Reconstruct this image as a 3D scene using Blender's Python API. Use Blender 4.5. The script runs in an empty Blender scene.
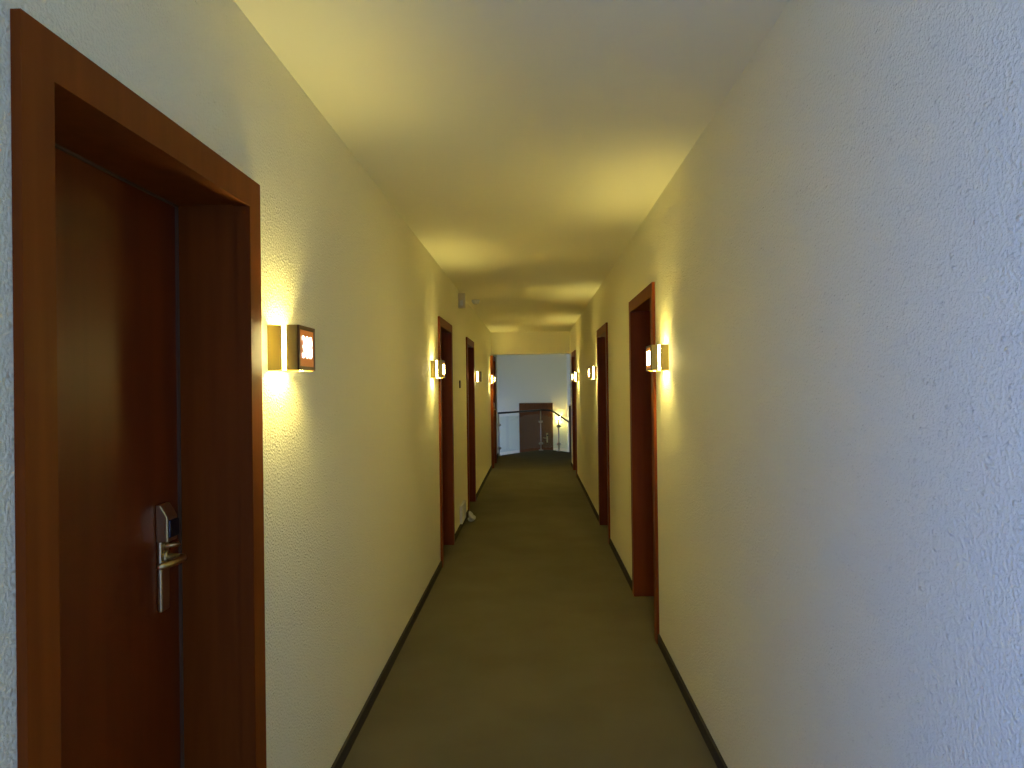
import bpy, bmesh, math
from mathutils import Matrix, Vector
C = bpy.context.scene.collection
PI = math.pi
XL, XR, CH, DT = -0.815, 0.738, 2.63, 2.17      # corridor walls, ceiling height, top of door frames
YB, YE = -2.0, 14.8                            # back wall, end of the corridor

# ------------------------------------------------------------------ materials
def mat(name, col, rough=0.6, metal=0.0, bump=None, emit=None, estr=0.0, var=None, spec=None):
    m = bpy.data.materials.new(name); m.use_nodes = True
    nt = m.node_tree; b = nt.nodes['Principled BSDF']
    b.inputs['Base Color'].default_value = (*col, 1)
    b.inputs['Roughness'].default_value = rough
    b.inputs['Metallic'].default_value = metal
    if spec is not None: b.inputs['Specular IOR Level'].default_value = spec
    tc = nt.nodes.new('ShaderNodeTexCoord')
    if var:                                     # (scale vector, noise scale, second colour)
        mp = nt.nodes.new('ShaderNodeMapping'); mp.inputs['Scale'].default_value = var[0]
        n = nt.nodes.new('ShaderNodeTexNoise'); n.inputs['Scale'].default_value = var[1]
        n.inputs['Detail'].default_value = 5
        mx = nt.nodes.new('ShaderNodeMix'); mx.data_type = 'RGBA'
        mx.inputs[6].default_value = (*col, 1); mx.inputs[7].default_value = (*var[2], 1)
        nt.links.new(tc.outputs['Object'], mp.inputs['Vector'])
        nt.links.new(mp.outputs[0], n.inputs['Vector'])
        cr = nt.nodes.new('ShaderNodeMapRange')
        cr.inputs['From Min'].default_value = .35; cr.inputs['From Max'].default_value = .65
        nt.links.new(n.outputs['Fac'], cr.inputs['Value'])
        nt.links.new(cr.outputs[0], mx.inputs[0])
        nt.links.new(mx.outputs[2], b.inputs['Base Color'])
    if bump:                                    # (noise scale, distance, strength)
        n = nt.nodes.new('ShaderNodeTexNoise'); n.inputs['Scale'].default_value = bump[0]
        n.inputs['Detail'].default_value = 3
        bp = nt.nodes.new('ShaderNodeBump'); bp.inputs['Distance'].default_value = bump[1]
        bp.inputs['Strength'].default_value = bump[2]
        nt.links.new(tc.outputs['Object'], n.inputs['Vector'])
        nt.links.new(n.outputs['Fac'], bp.inputs['Height'])
        nt.links.new(bp.outputs[0], b.inputs['Normal'])
    if emit:
        b.inputs['Emission Color'].default_value = (*emit, 1)
        b.inputs['Emission Strength'].default_value = estr
    return m

def woodchip(name, col):                        # painted woodchip paper: fine grain with scattered chips
    m = bpy.data.materials.new(name); m.use_nodes = True
    nt = m.node_tree; b = nt.nodes['Principled BSDF']
    b.inputs['Base Color'].default_value = (*col, 1); b.inputs['Roughness'].default_value = .62
    b.inputs['Specular IOR Level'].default_value = .3
    tc = nt.nodes.new('ShaderNodeTexCoord')
    n1 = nt.nodes.new('ShaderNodeTexNoise'); n1.inputs['Scale'].default_value = 135; n1.inputs['Detail'].default_value = 2
    mp = nt.nodes.new('ShaderNodeMapping'); mp.inputs['Scale'].default_value = (1, 1, 1.6)
    vo = nt.nodes.new('ShaderNodeTexVoronoi'); vo.inputs['Scale'].default_value = 42
    r = nt.nodes.new('ShaderNodeMapRange'); r.inputs['From Min'].default_value = .10; r.inputs['From Max'].default_value = .34
    r.inputs['To Min'].default_value = 1; r.inputs['To Max'].default_value = 0
    n2 = nt.nodes.new('ShaderNodeTexNoise'); n2.inputs['Scale'].default_value = 17
    r2 = nt.nodes.new('ShaderNodeMapRange'); r2.inputs['From Min'].default_value = .48; r2.inputs['From Max'].default_value = .58
    mu = nt.nodes.new('ShaderNodeMath'); mu.operation = 'MULTIPLY'
    ad = nt.nodes.new('ShaderNodeMath'); ad.operation = 'MULTIPLY_ADD'; ad.inputs[1].default_value = 2.4
    bp = nt.nodes.new('ShaderNodeBump'); bp.inputs['Distance'].default_value = .0027; bp.inputs['Strength'].default_value = 1.0
    L = nt.links.new
    for t in (n1, n2): L(tc.outputs['Object'], t.inputs['Vector'])
    L(tc.outputs['Object'], mp.inputs['Vector']); L(mp.outputs[0], vo.inputs['Vector'])
    L(vo.outputs['Distance'], r.inputs['Value']); L(n2.outputs['Fac'], r2.inputs['Value'])
    L(r.outputs[0], mu.inputs[0]); L(r2.outputs[0], mu.inputs[1])
    L(n1.outputs['Fac'], ad.inputs[0]); L(mu.outputs[0], ad.inputs[2])
    L(ad.outputs[0], bp.inputs['Height']); L(bp.outputs[0], b.inputs['Normal'])
    return m

WALLC = (.89, .85, .59)
M = {}
M['wall'] = woodchip('woodchip_wall', WALLC)
M['ceiling'] = mat('ceiling_paint', WALLC, .8, bump=(90, .001, .4))
M['carpet'] = mat('olive_carpet', (.145, .128, .078), .95, var=((1, 1, 1), 2.2, (.128, .112, .066)), bump=(420, .004, .8), spec=.1)
M['base'] = mat('carpet_skirting', (.060, .050, .034), .9, bump=(300, .002, .6), spec=.1)
M['lower'] = mat('lower_floor', (.14, .12, .08), .9)
M['wood'] = mat('mahogany_frame', (.205, .045, .003), .48, spec=.13, var=((1, 1, .06), 28, (.175, .036, .002)), bump=(60, .0004, .2))
M['leaf'] = mat('mahogany_leaf', (.150, .027, .002), .36, spec=.25, var=((1, 1, .05), 18, (.12, .020, .002)))
M['darkwood'] = mat('dark_brown_wood', (.17, .062, .018), .8, spec=.15, var=((1, 1, .05), 18, (.13, .05, .014)))
M['seal'] = mat('door_seal', (.10, .05, .022), .5)
M['brass'] = mat('brushed_brass', (.46, .34, .07), .42, .85)
M['brassdark'] = mat('aged_brass', (.72, .58, .28), .28, 1.0)
M['steel'] = mat('brushed_steel', (.75, .71, .62), .38, 1.0)
M['rail'] = mat('dark_handrail', (.10, .09, .075), .3, .5)
M['black'] = mat('black_plastic', (.012, .012, .012), .3)
M['strip'] = mat('lit_acrylic', (.9, .9, .9), .3, emit=(1.0, .85, .32), estr=45)
M['amber'] = mat('amber_backlit_plate', (.45, .16, .04), .35, emit=(1.0, .27, .035), estr=.17)
M['frame'] = mat('bronze_bezel', (.12, .06, .02), .35, .6)
M['digit'] = mat('lit_digits', (1, 1, 1), .4, emit=(1.0, .93, .78), estr=3)
M['pane'] = mat('lit_number_pane', (1, 1, 1), .4, emit=(1.0, .82, .26), estr=65)
M['paneoff'] = mat('unlit_number_pane', (.25, .22, .12), .4)
M['white'] = mat('white_plastic', (.62, .64, .62), .45)
M['greyp'] = mat('grey_plastic', (.60, .55, .36), .45)
M['cloth'] = mat('pale_cloth', (.55, .55, .52), .9, bump=(60, .004, .6))
M['upvc'] = mat('window_frame_white', (.75, .75, .75), .4)

def glassmat(name, tint, refl):
    m = bpy.data.materials.new(name); m.use_nodes = True; nt = m.node_tree
    for n in list(nt.nodes): nt.nodes.remove(n)
    o = nt.nodes.new('ShaderNodeOutputMaterial'); t = nt.nodes.new('ShaderNodeBsdfTransparent')
    t.inputs[0].default_value = (*tint, 1)
    g = nt.nodes.new('ShaderNodeBsdfGlossy'); g.inputs['Roughness'].default_value = .03
    mx = nt.nodes.new('ShaderNodeMixShader'); mx.inputs[0].default_value = refl
    nt.links.new(t.outputs[0], mx.inputs[1]); nt.links.new(g.outputs[0], mx.inputs[2]); nt.links.new(mx.outputs[0], o.inputs[0])
    return m
M['glass'] = glassmat('clear_glass', (.93, .97, .96), .06)
M['hglass'] = glassmat('daylight_filter_glass', (1.0, .97, .84), .04)  # yellowish tint added as a filter on the blue daylight entering the hall
M['wglass'] = glassmat('window_glass', (.97, .98, .98), .04)

# ------------------------------------------------------------------ mesh helpers
def bx(bm, x0, x1, y0, y1, z0, z1, bev=0.0):
    t = bmesh.new()
    bmesh.ops.create_cube(t, size=1)
    bmesh.ops.scale(t, vec=(x1-x0, y1-y0, z1-z0), verts=t.verts)
    bmesh.ops.translate(t, vec=((x0+x1)/2, (y0+y1)/2, (z0+z1)/2), verts=t.verts)
    if bev: bmesh.ops.bevel(t, geom=list(t.edges), offset=bev, segments=2, affect='EDGES', profile=.5)
    merge(bm, t)
def merge(bm, t):
    me = bpy.data.meshes.new('tmp'); t.to_mesh(me); t.free(); bm.from_mesh(me); bpy.data.meshes.remove(me)
def tube(bm, pts, r, n=12, caps=True):
    pts = [Vector(p) for p in pts]; rings = []
    rs = r if isinstance(r, (list, tuple)) else [r]*len(pts)
    up = None
    for i, p in enumerate(pts):
        a = pts[max(i-1, 0)]; b = pts[min(i+1, len(pts)-1)]; d = (b-a).normalized()
        if up is None:
            up = Vector((0, 0, 1)) if abs(d.z) < .9 else Vector((1, 0, 0))
        s = d.cross(up).normalized(); u = s.cross(d).normalized(); up = u
        rings.append([bm.verts.new(p + rs[i]*(math.cos(2*PI*k/n)*s + math.sin(2*PI*k/n)*u)) for k in range(n)])
    for a, b in zip(rings, rings[1:]):
        for k in range(n): bm.faces.new((a[k], a[(k+1) % n], b[(k+1) % n], b[k]))
    if caps: bm.faces.new(list(reversed(rings[0]))); bm.faces.new(rings[-1])
def prism(bm, poly, axis, a, b):
    """extrude a 2-D polygon along an axis from a to b"""
    def P(u, v, w): return {'x': (w, u, v), 'y': (u, w, v), 'z': (u, v, w)}[axis]
    A = [bm.verts.new(P(u, v, a)) for u, v in poly]; B = [bm.verts.new(P(u, v, b)) for u, v in poly]
    bm.faces.new(A); bm.faces.new(list(reversed(B)))
    n = len(poly)
    for k in range(n): bm.faces.new((A[k], B[k], B[(k+1) % n], A[(k+1) % n]))
def obj(name, bm, m, parent=None, smooth=False):
    bmesh.ops.recalc_face_normals(bm, faces=bm.faces)
    me = bpy.data.meshes.new(name); bm.to_mesh(me); bm.free()
    me.materials.append(m)
    if smooth:
        for p in me.polygons: p.use_smooth = True
    o = bpy.data.objects.new(name, me); C.objects.link(o); o.parent = parent
    return o
def tag(o, label, cat, group=None, kind=None):
    o['label'] = label; o['category'] = cat
    if group: o['group'] = group
    if kind: o['kind'] = kind
    return o
def thing(name, loc, rz, label, cat, group=None, kind=None):
    o = bpy.data.objects.new(name, None); C.objects.link(o)
    o.empty_display_size = .1
    o.location = loc; o.rotation_euler = (0, 0, rz)
    return tag(o, label, cat, group, kind)
B = bmesh.new

# ------------------------------------------------------------------ doors list: (y0, y1, top)
LD = [(1.155, 2.19, 2.155), (6.45, 7.46, DT), (9.15, 10.25, DT), (14.35, 15.35, 2.16)]
RD = [(4.52, 5.62, DT), (7.36, 8.46, DT), (12.85, 13.95, DT)]
WT = .34                                        # wall thickness

def wall_with_doors(name, xa, xb, ys, ye, doors, closed_side, label, extra=None):
    """wall boxes from xa to xb; each door leaves a recess closed at its back"""
    bm = B(); y = ys
    for (a, b, t) in doors:
        a2, b2, t2 = a+.03, b-.03, t-.03
        bx(bm, xa, xb, y, a2, 0, CH)
        bx(bm, xa, xb, a2, b2, t2, CH)
        if closed_side < 0: bx(bm, xa, xa+.06, a2, b2, 0, t2)
        else: bx(bm, xb-.06, xb, a2, b2, 0, t2)
        y = b2
    bx(bm, xa, xb, y, ye, 0, CH)
    o = obj(name, bm, M['wall']); tag(o, label, 'wall', kind='structure'); return o
# left wall, with a window opening behind the camera
LW = (-.75, .65, .35, 2.0)                     # window: y0, y1, z0, z1
bm = B()
bx(bm, XL-WT, XL, YB, LW[0], 0, CH); bx(bm, XL-WT, XL, LW[0], LW[1], 0, LW[2]); bx(bm, XL-WT, XL, LW[0], LW[1], LW[3], CH)
y = LW[1]
for (a, b, t) in LD:
    a2, b2, t2 = a+.03, b-.03, t-.03
    bx(bm, XL-WT, XL, y, a2, 0, CH); bx(bm, XL-WT, XL, a2, b2, t2, CH); bx(bm, XL-WT, XL-WT+.06, a2, b2, 0, t2); y = b2
bx(bm, XL-WT, XL, y, 17.0, -.25, CH)
tag(obj('wall_left', bm, M['wall']), 'long cream woodchip wall on the left with four doors', 'wall', kind='structure')
wall_with_doors('wall_right', XR, XR+WT, YB, YE, RD, 1, 'long cream woodchip wall on the right with three doors')
# back wall with a tall window behind the camera
BW = (-.45, .45, .25, 2.05)
bm = B()
bx(bm, XL-WT, BW[0], YB-.2, YB, 0, CH); bx(bm, BW[1], XR+WT, YB-.2, YB, 0, CH)
bx(bm, BW[0], BW[1], YB-.2, YB, 0, BW[2]); bx(bm, BW[0], BW[1], YB-.2, YB, BW[3], CH)
tag(obj('wall_back', bm, M['wall']), 'end wall behind the viewer with a tall window', 'wall', kind='structure')

# beam over the corridor end
HX = 1.03
bm = B(); bx(bm, XL-.02, HX+.02, YE, YE+.22, 2.195, CH+.01)
tag(obj('trim_1', bm, M['ceiling']), 'cream downstand beam over the end of the corridor', 'beam', kind='structure')

# ceiling
bm = B(); bx(bm, XL-WT, XR+WT, YB-.2, YE+.22, CH, CH+.15)
bx(bm, -2.6, 1.3, YE+.22, 23.3, CH, CH+.15)
tag(obj('ceiling', bm, M['ceiling']), 'plain cream ceiling over corridor and stair hall', 'ceiling', kind='structure')

# floor: olive carpet with a curved landing edge
edge = [(-1.0, 16.80), (-.83, 16.90), (-.55, 17.36), (-.23, 17.86), (.0, 18.20), (.15, 18.36), (.30, 18.42), (.44, 18.34), (.69, 17.92), (.89, 17.60), (1.03, 17.42), (1.15, 17.30)]
bm = B()
poly = [(XL-WT, YB-.2), (XR+WT, YB-.2), (XR+WT, 15.0), (1.15, 15.0)] + list(reversed(edge)) + [(XL-WT, 16.80)]
prism(bm, poly, 'z', -.20, 0)
bmesh.ops.triangulate(bm, faces=[f for f in bm.faces if len(f.verts) > 4])
tag(obj('floor', bm, M['carpet']), 'olive brown carpet running the length of the corridor', 'floor', kind='structure')

# stair hall beyond the landing, half a storey lower
FH = -1.12
bm = B(); bx(bm, -2.6, 1.3, 16.8, 23.3, FH-.15, FH)
tag(obj('floor_lower', bm, M['lower']), 'floor of the lower stair hall beyond the landing', 'floor', kind='structure')
bm = B(); bx(bm, -2.6, 1.3, 23.0, 23.2, FH, CH)
tag(obj('wall_far', bm, M['wall']), 'pale far wall of the stair hall seen beyond the railing', 'wall', kind='structure')
bm = B(); bx(bm, HX, HX+.25, YE, 23.0, FH, CH)
tag(obj('wall_right_hall', bm, M['wall']), 'pale right wall of the stair hall', 'wall', kind='structure')
HW = (20.3, 22.7, -.8, .7)                      # hall window in the hall's left wall
bm = B()
bx(bm, -2.4, XL-WT, 16.8, 17.0, FH, CH)
bx(bm, -2.6, -2.4, 16.8, HW[0], FH, CH); bx(bm, -2.6, -2.4, HW[1], 23.0, FH, CH)
bx(bm, -2.6, -2.4, HW[0], HW[1], FH, HW[2]); bx(bm, -2.6, -2.4, HW[0], HW[1], HW[3], CH)
tag(obj('wall_left_hall', bm, M['wall']), 'left wall of the stair hall with its low window', 'wall', kind='structure')
bm = B(); bx(bm, XL-WT, HX, 16.75, 16.9, FH, -.20)
tag(obj('trim_2', bm, M['wall']), 'wall under the carpeted landing', 'wall', kind='structure')

# ------------------------------------------------------------------ windows
def window(name, loc, rz, w, z0, z1, cols, label, portal=True):
    r = thing(name, (loc[0], loc[1], z0), rz, label, 'window', kind='structure')
    h = z1-z0; bm = B()
    for a, b in ((-w/2, -w/2+.06), (w/2-.06, w/2)): bx(bm, a, b, -.035, .035, 0, h, .004)
    for a, b in ((0, .06), (h-.06, h)): bx(bm, -w/2+.06, w/2-.06, -.035, .035, a, b, .004)
    for i in range(1, cols):
        x = -w/2 + w*i/cols; bx(bm, x-.035, x+.035, -.035, .035, .06, h-.06, .004)
    obj('window_frame', bm, M['upvc'], r)
    bm = B(); bx(bm, -w/2+.05, w/2-.05, -.004, .004, .05, h-.05); obj('window_pane', bm, M['hglass' if name == 'window_3' else 'wglass'], r)
    bm = B(); bx(bm, -w/2, w/2, -.10, -.036, -.0, .02, .004); obj('window_sill', bm, M['upvc'], r)
    L = bpy.data.lights.new(name+'_daylight', 'AREA'); L.shape = 'RECTANGLE'; L.size = w; L.size_y = h
    L.cycles.is_portal = True
    lo = bpy.data.objects.new('daylight_portal', L); C.objects.link(lo); lo.parent = r
    lo.location = (0, .06, h/2); lo.rotation_euler = (-PI/2, 0, 0)
    return r
window('window_1', ((BW[0]+BW[1])/2, YB-.1), PI, BW[1]-BW[0], BW[2], BW[3], 1, 'tall white framed window at the back end of the corridor')
window('window_2', (XL-.18, (LW[0]+LW[1])/2), PI/2, LW[1]-LW[0], LW[2], LW[3], 2, 'white two part window in the left wall behind the viewer')
window('window_3', (-2.5, (HW[0]+HW[1])/2), PI/2, HW[1]-HW[0], HW[2], HW[3], 2, 'low two part window lighting the stair hall from the left')

# ------------------------------------------------------------------ baseboards
def baseboard(name, xf, sgn, ys, ye, doors, label):
    bm = B(); y = ys
    for (a, b, t) in list(doors)+[(ye, ye, 0)]:
        if a > y:
            bx(bm, min(xf, xf+sgn*.012), max(xf, xf+sgn*.012), y, a, 0, .06)
        y = b
    tag(obj(name, bm, M['base']), label, 'baseboard', kind='structure')
baseboard('baseboard_left', XL, 1, YB, 17.0, LD, 'dark brown carpet skirting along the left wall')
baseboard('baseboard_right', XR, -1, YB, YE, RD, 'dark brown carpet skirting along the right wall')

# ------------------------------------------------------------------ doors (local: x along the wall, front faces -y)
def make_door(name, loc, rz, W, H, label, hs=1, rec=.20, frame='wood', leafm='leaf', z0=0.0, ct=.017):
    r = thing(name, (loc[0], loc[1], z0), rz, label, 'door', kind='structure')
    cw = .075; w = W/2
    bm = B()                                    # mitred architrave
    for s in (-1, 1):
        prism(bm, [(s*w, 0), (s*(w-cw), 0), (s*(w-cw), H-cw), (s*w, H)], 'y', -ct, 0)
    prism(bm, [(-w, H), (w, H), (w-cw, H-cw), (-w+cw, H-cw)], 'y', -ct, 0)
    for s in (-1, 1):                           # rounded return of the architrave
        a, b = sorted((s*(w-cw), s*(w-cw-.007))); bx(bm, a, b, -ct, .022, 0, H-cw)
    bx(bm, -w+cw, w-cw, -ct, .022, H-cw-.007, H-cw)
    obj('architrave', bm, M[frame], r)
    bm = B()                                    # jamb lining
    for s in (-1, 1):
        a, b = sorted((s*(w-cw), s*(w-cw+.025))); bx(bm, a, b, .0, rec+.04, 0, H-cw)
    bx(bm, -w+cw, w-cw, .0, rec+.04, H-cw, H-cw+.025)
    obj('door_jamb', bm, M[frame], r)
    bm = B(); bx(bm, -w+cw+.003, w-cw-.003, rec, rec+.04, .008, H-cw-.003, .002)
    obj('door_leaf', bm, M[leafm], r)
    bm = B()                                    # grey seal in the rebate
    for s in (-1, 1):
        a, b = sorted((s*(w-cw), s*(w-cw-.006))); bx(bm, a, b, rec-.008, rec, 0, H-cw)
    bx(bm, -w+cw, w-cw, rec-.008, rec, H-cw-.006, H-cw)
    obj('door_seal', bm, M['seal'], r)
    # lock: tall plate, wedge topped reader box above, lever handle
    xc = hs*(w-cw-.105)
    bm = B(); bx(bm, xc-.024, xc+.024, rec-.012, rec, .955, 1.21, .004)
    plate = obj('lock_plate', bm, M['brassdark'], r)
    bm = B()
    prism(bm, [(rec-.001, 1.145), (rec-.032, 1.145), (rec-.032, 1.212), (rec-.012, 1.245), (rec-.001, 1.245)], 'x', xc-.029, xc+.029)
    bmesh.ops.bevel(bm, geom=list(bm.edges), offset=.002, segments=1, affect='EDGES')
    obj('card_reader', bm, M['brassdark'], r)
    bm = B(); bx(bm, xc-.02, xc+.034, rec-.036, rec-.012, 1.155, 1.203, .003)
    obj('reader_window', bm, M['black'], plate)
    bm = B()
    lz = 1.100
    tube(bm, [(xc+hs*.0, rec-.01, lz), (xc, rec-.045, lz), (xc-hs*.006, rec-.062, lz), (xc-hs*.03, rec-.068, lz), (xc-hs*.12, rec-.066, lz+.004), (xc-hs*.135, rec-.058, lz+.004)],
         [.011, .010, .011, .010, .009, .007])
    tube(bm, [(xc, rec-.012, lz), (xc, rec-.02, lz)], .019, 16)
    obj('lever_handle', bm, M['brassdark'], plate, smooth=True)
    bm = B(); tube(bm, [(xc, rec-.012, lz+.03), (xc+hs*.028, rec-.036, lz+.03), (xc+hs*.03, rec-.03, lz+.03)], [.006, .006, .005]); 
    obj('thumb_turn', bm, M['brassdark'], plate, smooth=True)
    return r
n = 0
LAB = ['near mahogany door in the left wall with brass lever lock, filling the left edge',
       'second mahogany door in the left wall, just past a lit brass sconce',
       'third mahogany door in the left wall, past the low white grille',
       'farthest door in the left wall, glowing orange beside the landing railing']
for i, (a, b, t) in enumerate(LD):
    n += 1
    make_door('door_%d' % n, (XL, (a+b)/2), PI/2, b-a, t, LAB[i], 1, rec=(.20 if i < 3 else -.006), ct=(.017 if i < 3 else .055))
LAB = ['nearest mahogany door in the right wall, deep set beside a lit brass sconce',
       'middle mahogany door in the right wall, with its sconce on the far side',
       'farthest narrow looking mahogany door in the right wall before the landing']
for i, (a, b, t) in enumerate(RD):
    n += 1
    make_door('door_%d' % n, (XR, (a+b)/2), -PI/2, b-a, t, LAB[i], -1)
n += 1
# door in the far wall of the stair hall; its recess is shallow, a dark transom panel above the leaf
fd = make_door('door_%d' % n, (.080, 23.0), 0, 1.03, 2.17, 'brown door in the far wall of the stair hall, seen behind the glass railing', 1, rec=-.006, frame='darkwood', leafm='darkwood', z0=FH)
bm = B(); bx(bm, -.44, .44, -.03, -.012, 1.93, 2.09, .003); obj('transom_panel', bm, M['darkwood'], fd)

# ------------------------------------------------------------------ sconces (local: front faces -y)
SW, SH, SD = .172, .140, .097
def make_sconce(lit=True, number=None, power=6.0):
    r = bpy.data.objects.new('wall_sconce', None); C.objects.link(r); r.empty_display_size = .05
    w = SW/2; t = .0025
    bm = B()                                    # wall half: back plate and two side cheeks
    bx(bm, -w, w, -.003, 0, -SH/2, SH/2)
    for s in (-1, 1):
        a, b = sorted((s*w, s*(w-t))); bx(bm, a, b, -.046, -.003, -SH/2, SH/2)
    obj('rear_shell', bm, M['brass'], r)
    bm = B()                                    # front half: cheeks and bezel
    for s in (-1, 1):
        a, b = sorted((s*w, s*(w-t))); bx(bm, a, b, -SD+.004, -.057, -SH/2, SH/2)
    bx(bm, -w, w, -SD+.004, -SD+.006, -SH/2, SH/2)
    obj('front_shell', bm, M['brass'], r)
    for s in (-1, 1):                           # lit acrylic strip between the halves, one on each cheek
        bm = B(); a, b = sorted((s*(w+.0015), s*(w-t-.001))); bx(bm, a, b, -.0569, -.0461, -SH/2+.001, SH/2-.001)
        obj('light_strip', bm, M['strip'], r)
    bm = B()
    bx(bm, -w, w, -SD, -SD+.004, SH/2-.013, SH/2); bx(bm, -w, w, -SD, -SD+.004, -SH/2, -SH/2+.013)
    for s in (-1, 1):
        a, b = sorted((s*w, s*(w-.014))); bx(bm, a, b, -SD, -SD+.004, -SH/2+.013, SH/2-.013)
    obj('bezel', bm, M['frame'], r)
    bm = B(); bx(bm, -w+.014, w-.014, -SD+.001, -SD+.004, -SH/2+.013, SH/2-.013)
    plate = obj('number_plate', bm, M['amber'] if lit else M['paneoff'], r)
    if number:
        cu = bpy.data.curves.new('numerals', 'FONT'); cu.body = number; cu.size = .098; cu.align_x = 'CENTER'; cu.align_y = 'CENTER'
        cu.extrude = .0008; cu.offset = .0006; cu.space_character = 1.02; cu.resolution_u = 4
        to = bpy.data.objects.new('tmp_text', cu); C.objects.link(to)
        bpy.context.view_layer.update()
        me = bpy.data.meshes.new_from_object(to); bpy.data.objects.remove(to)
        me.name = 'numerals'; me.materials.clear(); me.materials.append(M['digit'])
        me.transform(Matrix.Translation((0, -SD-.0004, 0)) @ Matrix.Rotation(PI/2, 4, 'X') @ Matrix.Diagonal((.72, 1, 1, 1)))
        o = bpy.data.objects.new('numerals', me); C.objects.link(o); o.parent = plate
    else:
        bm = B(); bx(bm, -.045, .045, -SD-.0008, -SD+.001, -.038, .038, .0003)
        obj('number_window', bm, M['pane'] if lit else M['paneoff'], plate)
    bm = B()                                    # lamp holder bracket, a bulb sits on it
    bx(bm, -w+.003, -.036, -.060, -.040, -.012, .012, .003)
    obj('lamp_holder', bm, M['white'], r)
    if lit:
        L = bpy.data.lights.new('sconce_bulb', 'POINT'); L.energy = power; L.color = LC; L.shadow_soft_size = .033
        lo = bpy.data.objects.new('bulb', L); C.objects.link(lo); lo.parent = r; lo.location = (0, -.051, -.018)
    return r
LC = (1.0, .85, .28)
def copy_tree(o, parent=None):
    c = o.copy(); C.objects.link(c); c.parent = parent
    for ch in [x for x in KIDS if x.parent == o]: copy_tree(ch, c)
    return c
P0 = 7.8
sc_num = make_sconce(True, '308', P0); sc_lit = make_sconce(True, None, P0); sc_off = make_sconce(False, None)
KIDS = [o for o in C.objects if o.parent]
g = 'brass up and down wall lights'
spots = [(sc_num, XL, 2.285+SW/2, 1.68, PI/2, 'large brass sconce beside the near left door, its amber plate reading 308'),
         (sc_lit, XL, 5.95+SW/2, 1.70, PI/2, 'lit brass sconce on the left wall just before the second left door'),
         (sc_off, XL, 10.32+SW/2, 1.70, PI/2, 'dim brass sconce on the left wall behind the third left door'),
         ('lit', XL, 13.93+SW/2, 1.70, PI/2, 'farthest lit sconce on the left wall, beside the orange door'),
         ('lit', XR, 4.09+SW/2, 1.70, -PI/2, 'largest brass sconce on the right wall, beside its nearest door'),
         ('lit', XR, 8.52+SW/2, 1.70, -PI/2, 'lit sconce on the right wall just behind the middle door'),
         ('lit', XR, 12.10+SW/2, 1.70, -PI/2, 'farthest sconce on the right wall, in front of its last door'),
         ('lit', .77, 23.0, FH+1.70, 0, 'lit sconce on the far stair hall wall, beyond the railing')]
for s, x, yy, z, rz, lab in spots:
    o = copy_tree(sc_lit) if s == 'lit' else s
    o.location = (x, yy, z) if x != .77 else (x, yy, z); o.rotation_euler = (0, 0, rz)
    tag(o, lab, 'wall light', g)

# ------------------------------------------------------------------ small fittings on the left wall
r = thing('emergency_light', (XL, 8.30, 2.43), PI/2, 'small dark rectangular box with a pale mark, high on the left wall', 'emergency light')
bm = B(); bx(bm, -.035, .035, -.075, 0, 0, .165, .006); obj('housing', bm, M['greyp'], r)
bm = B(); bx(bm, -.037, -.034, -.055, -.022, .025, .085, .001); obj('indicator_window', bm, M['white'], r)
r = thing('ceiling_detector', (XL+.12, 9.25, CH), 0, 'little round pale detector beyond the dark box, where left wall meets ceiling', 'detector')
bm = B(); tube(bm, [(0, 0, 0), (0, 0, -.02), (0, 0, -.045)], [.05, .05, .035], 20); obj('detector_body', bm, M['white'], r, True)
bm = B(); tube(bm, [(0, 0, -.045), (0, 0, -.055)], [.02, .016], 16); obj('detector_eye', bm, M['greyp'], r, True)
r = thing('wall_switch', (XL, 8.30, 1.545), PI/2, 'small dark wall switch at eye height between second and third left doors', 'switch')
bm = B(); bx(bm, -.04, .04, -.012, 0, 0, .085, .004); obj('switch_plate', bm, M['black'], r)
bm = B(); bx(bm, -.022, .022, -.019, -.012, .02, .065, .003); obj('rocker', bm, M['greyp'], r)
r = thing('vent_grille', (XL, 8.36, .065), PI/2, 'low white ventilation grille on the left wall above the skirting', 'vent')
bm = B()
bx(bm, -.22, .22, -.03, 0, 0, .02, .003); bx(bm, -.22, .22, -.03, 0, .175, .195, .003)
bx(bm, -.22, -.20, -.03, 0, .02, .175, .003); bx(bm, .20, .22, -.03, 0, .02, .175, .003)
bx(bm, -.20, .20, -.008, 0, .02, .175)
obj('grille_frame', bm, M['white'], r)
bm = B()
for k in range(7): bx(bm, -.20, .20, -.024, -.010, .030+k*.021, .040+k*.021, .001)
obj('slats', bm, M['white'], r)
# crumpled pale cloth on the carpet
bm = B(); bmesh.ops.create_icosphere(bm, subdivisions=4, radius=.075)
for v in bm.verts:
    p = v.co; k = 1 + .28*math.sin(31*p.x+2)*math.cos(27*p.y) + .2*math.sin(55*p.z+p.x*40)
    v.co = Vector((p.x*k, p.y*k*1.5, max(0.0, (p.z+.06)*k*.85*(1.25-abs(p.y)*4))))
mn = min(v.co.z for v in bm.verts)
for v in bm.verts: v.co.z -= mn
o = obj('crumpled_cloth', bm, M['cloth'], None, True); o.location = (XL+.085, 8.72, .0); o.scale = (.62, .75, .62)
tag(o, 'small crumpled white cloth on the carpet beside the low grille', 'cloth')

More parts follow.
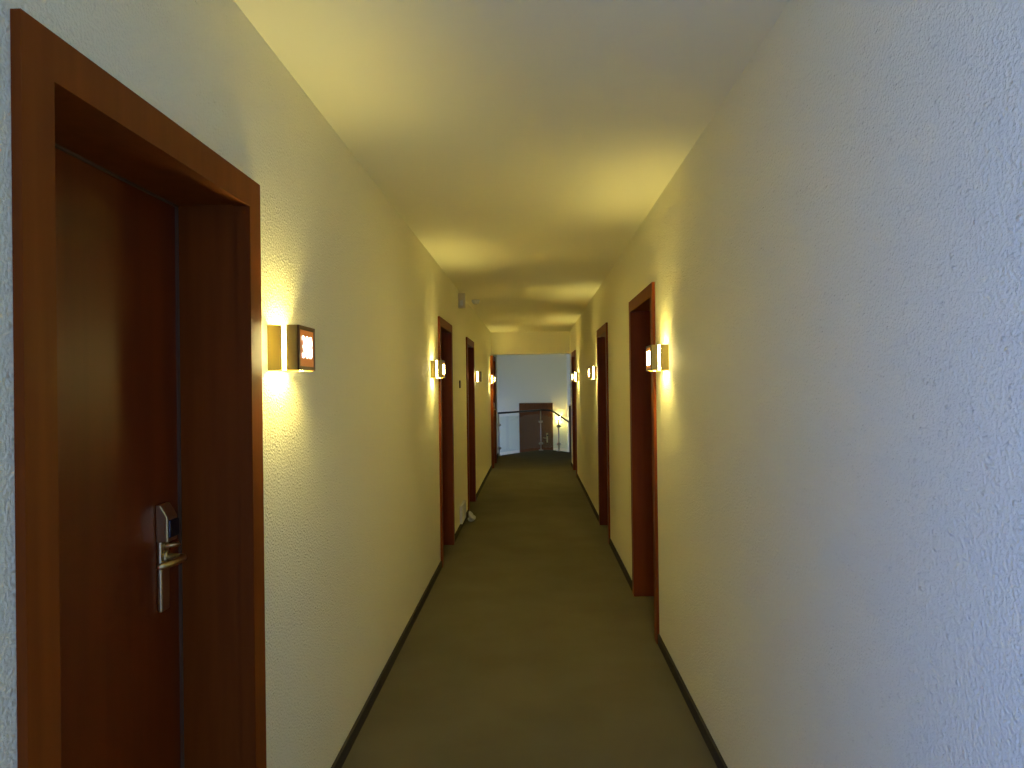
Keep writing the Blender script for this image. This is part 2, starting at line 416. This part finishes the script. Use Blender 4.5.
# ------------------------------------------------------------------ landing railing
r = thing('railing', (-.80, 17.02, 0), 0, 'glass panelled railing with dark handrail and steel posts along the landing edge', 'railing')
O = Vector((-.80, 17.02, 0))
def P(x, y, z): return Vector((x, y, z))-O
posts = [(-.785, 16.90, .95), (.175, 18.24, .97), (.60, 17.98, .90)]
bm = B()
tube(bm, [P(-.785, 16.90, .965), P(-.60, 17.17, .967), P(-.30, 17.62, .97), (P(.0, 18.05, .975)), P(.10, 18.17, .98), P(.175, 18.24, .985), P(.30, 18.25, .98), P(.44, 18.16, .968), P(.60, 17.98, .865), P(.79, 17.72, .74), P(.82, 17.665, .715)], .021, 12)
obj('handrail', bm, M['rail'], r, True)
for (x, yy, h) in posts:
    bm = B(); tube(bm, [P(x, yy, 0), P(x, yy, h)], .016, 14)
    p = obj('post', bm, M['steel'], r, True)
    bm = B(); tube(bm, [P(x, yy, 0), P(x, yy, .012), P(x, yy, .03)], [.055, .055, .02], 20); obj('base_flange', bm, M['steel'], p, True)
    for z in (.17, .70 if h > .92 else .60):
        bm = B(); tube(bm, [P(x-.055, yy, z), P(x-.03, yy, z), P(x+.03, yy, z), P(x+.055, yy, z)], [.012, .03, .03, .012], 14)
        obj('glass_clamp', bm, M['steel'], p, True)
def pane(a, b, z0, z1a, z1b):
    a = Vector((a[0], a[1], 0)); b = Vector((b[0], b[1], 0)); d = (b-a).normalized(); a += d*.035; b -= d*.035
    nrm = Vector((-d.y, d.x, 0))*.004; bm = B()
    vs = [bm.verts.new(q-O) for q in (a-nrm+Vector((0, 0, z0)), b-nrm+Vector((0, 0, z0)), b-nrm+Vector((0, 0, z1b)), a-nrm+Vector((0, 0, z1a)),
                                     a+nrm+Vector((0, 0, z0)), b+nrm+Vector((0, 0, z0)), b+nrm+Vector((0, 0, z1b)), a+nrm+Vector((0, 0, z1a)))]
    for f in ((0, 1, 2, 3), (7, 6, 5, 4), (0, 4, 5, 1), (1, 5, 6, 2), (2, 6, 7, 3), (3, 7, 4, 0)): bm.faces.new([vs[i] for i in f])
    obj('glass_panel', bm, M['glass'], r)
pane(posts[0], posts[1], .08, .88, .88); pane(posts[1], posts[2], .08, .88, .76); pane(posts[2], (.82, 17.665), .08, .74, .60)
r = thing('newel_post', (.862, 17.60, 0), 0, 'dark upright post where the handrail ends at the right of the landing', 'post')
bm = B(); bx(bm, -.032, .032, -.032, .032, 0, 1.09, .005); obj('post_shaft', bm, M['rail'], r)
bm = B(); tube(bm, [(0, 0, 1.09), (0, 0, 1.10), (0, 0, 1.118), (0, 0, 1.125)], [.02, .026, .022, .006], 16); obj('cap', bm, M['steel'], r, True)

# ------------------------------------------------------------------ world daylight
w = bpy.data.worlds.new('daylight'); bpy.context.scene.world = w; w.use_nodes = True
bg = w.node_tree.nodes['Background']; bg.inputs[0].default_value = (.34, .53, 1.55, 1); bg.inputs[1].default_value = 3.35

# ------------------------------------------------------------------ camera
f = 750.0
cam = bpy.data.cameras.new('camera'); cam.sensor_width = 36; cam.lens = f/1024*36; cam.clip_start = .02
co = bpy.data.objects.new('camera', cam); C.objects.link(co)
co.matrix_world = Matrix.Translation((0, 0, 1.55)) @ Matrix.Rotation(math.atan(21/f), 4, 'Z') @ Matrix.Rotation(PI/2+math.atan(3/f), 4, 'X') @ Matrix.Rotation(-.0125, 4, 'Z')
sc = bpy.context.scene; sc.camera = co
sc.view_settings.view_transform = 'Standard'; sc.view_settings.look = 'None'
sc.view_settings.gamma = 1; sc.view_settings.exposure = 0.76; sc.view_settings.use_curve_mapping = False
sc.cycles.max_bounces = 16; sc.cycles.diffuse_bounces = 12; sc.cycles.transparent_max_bounces = 16
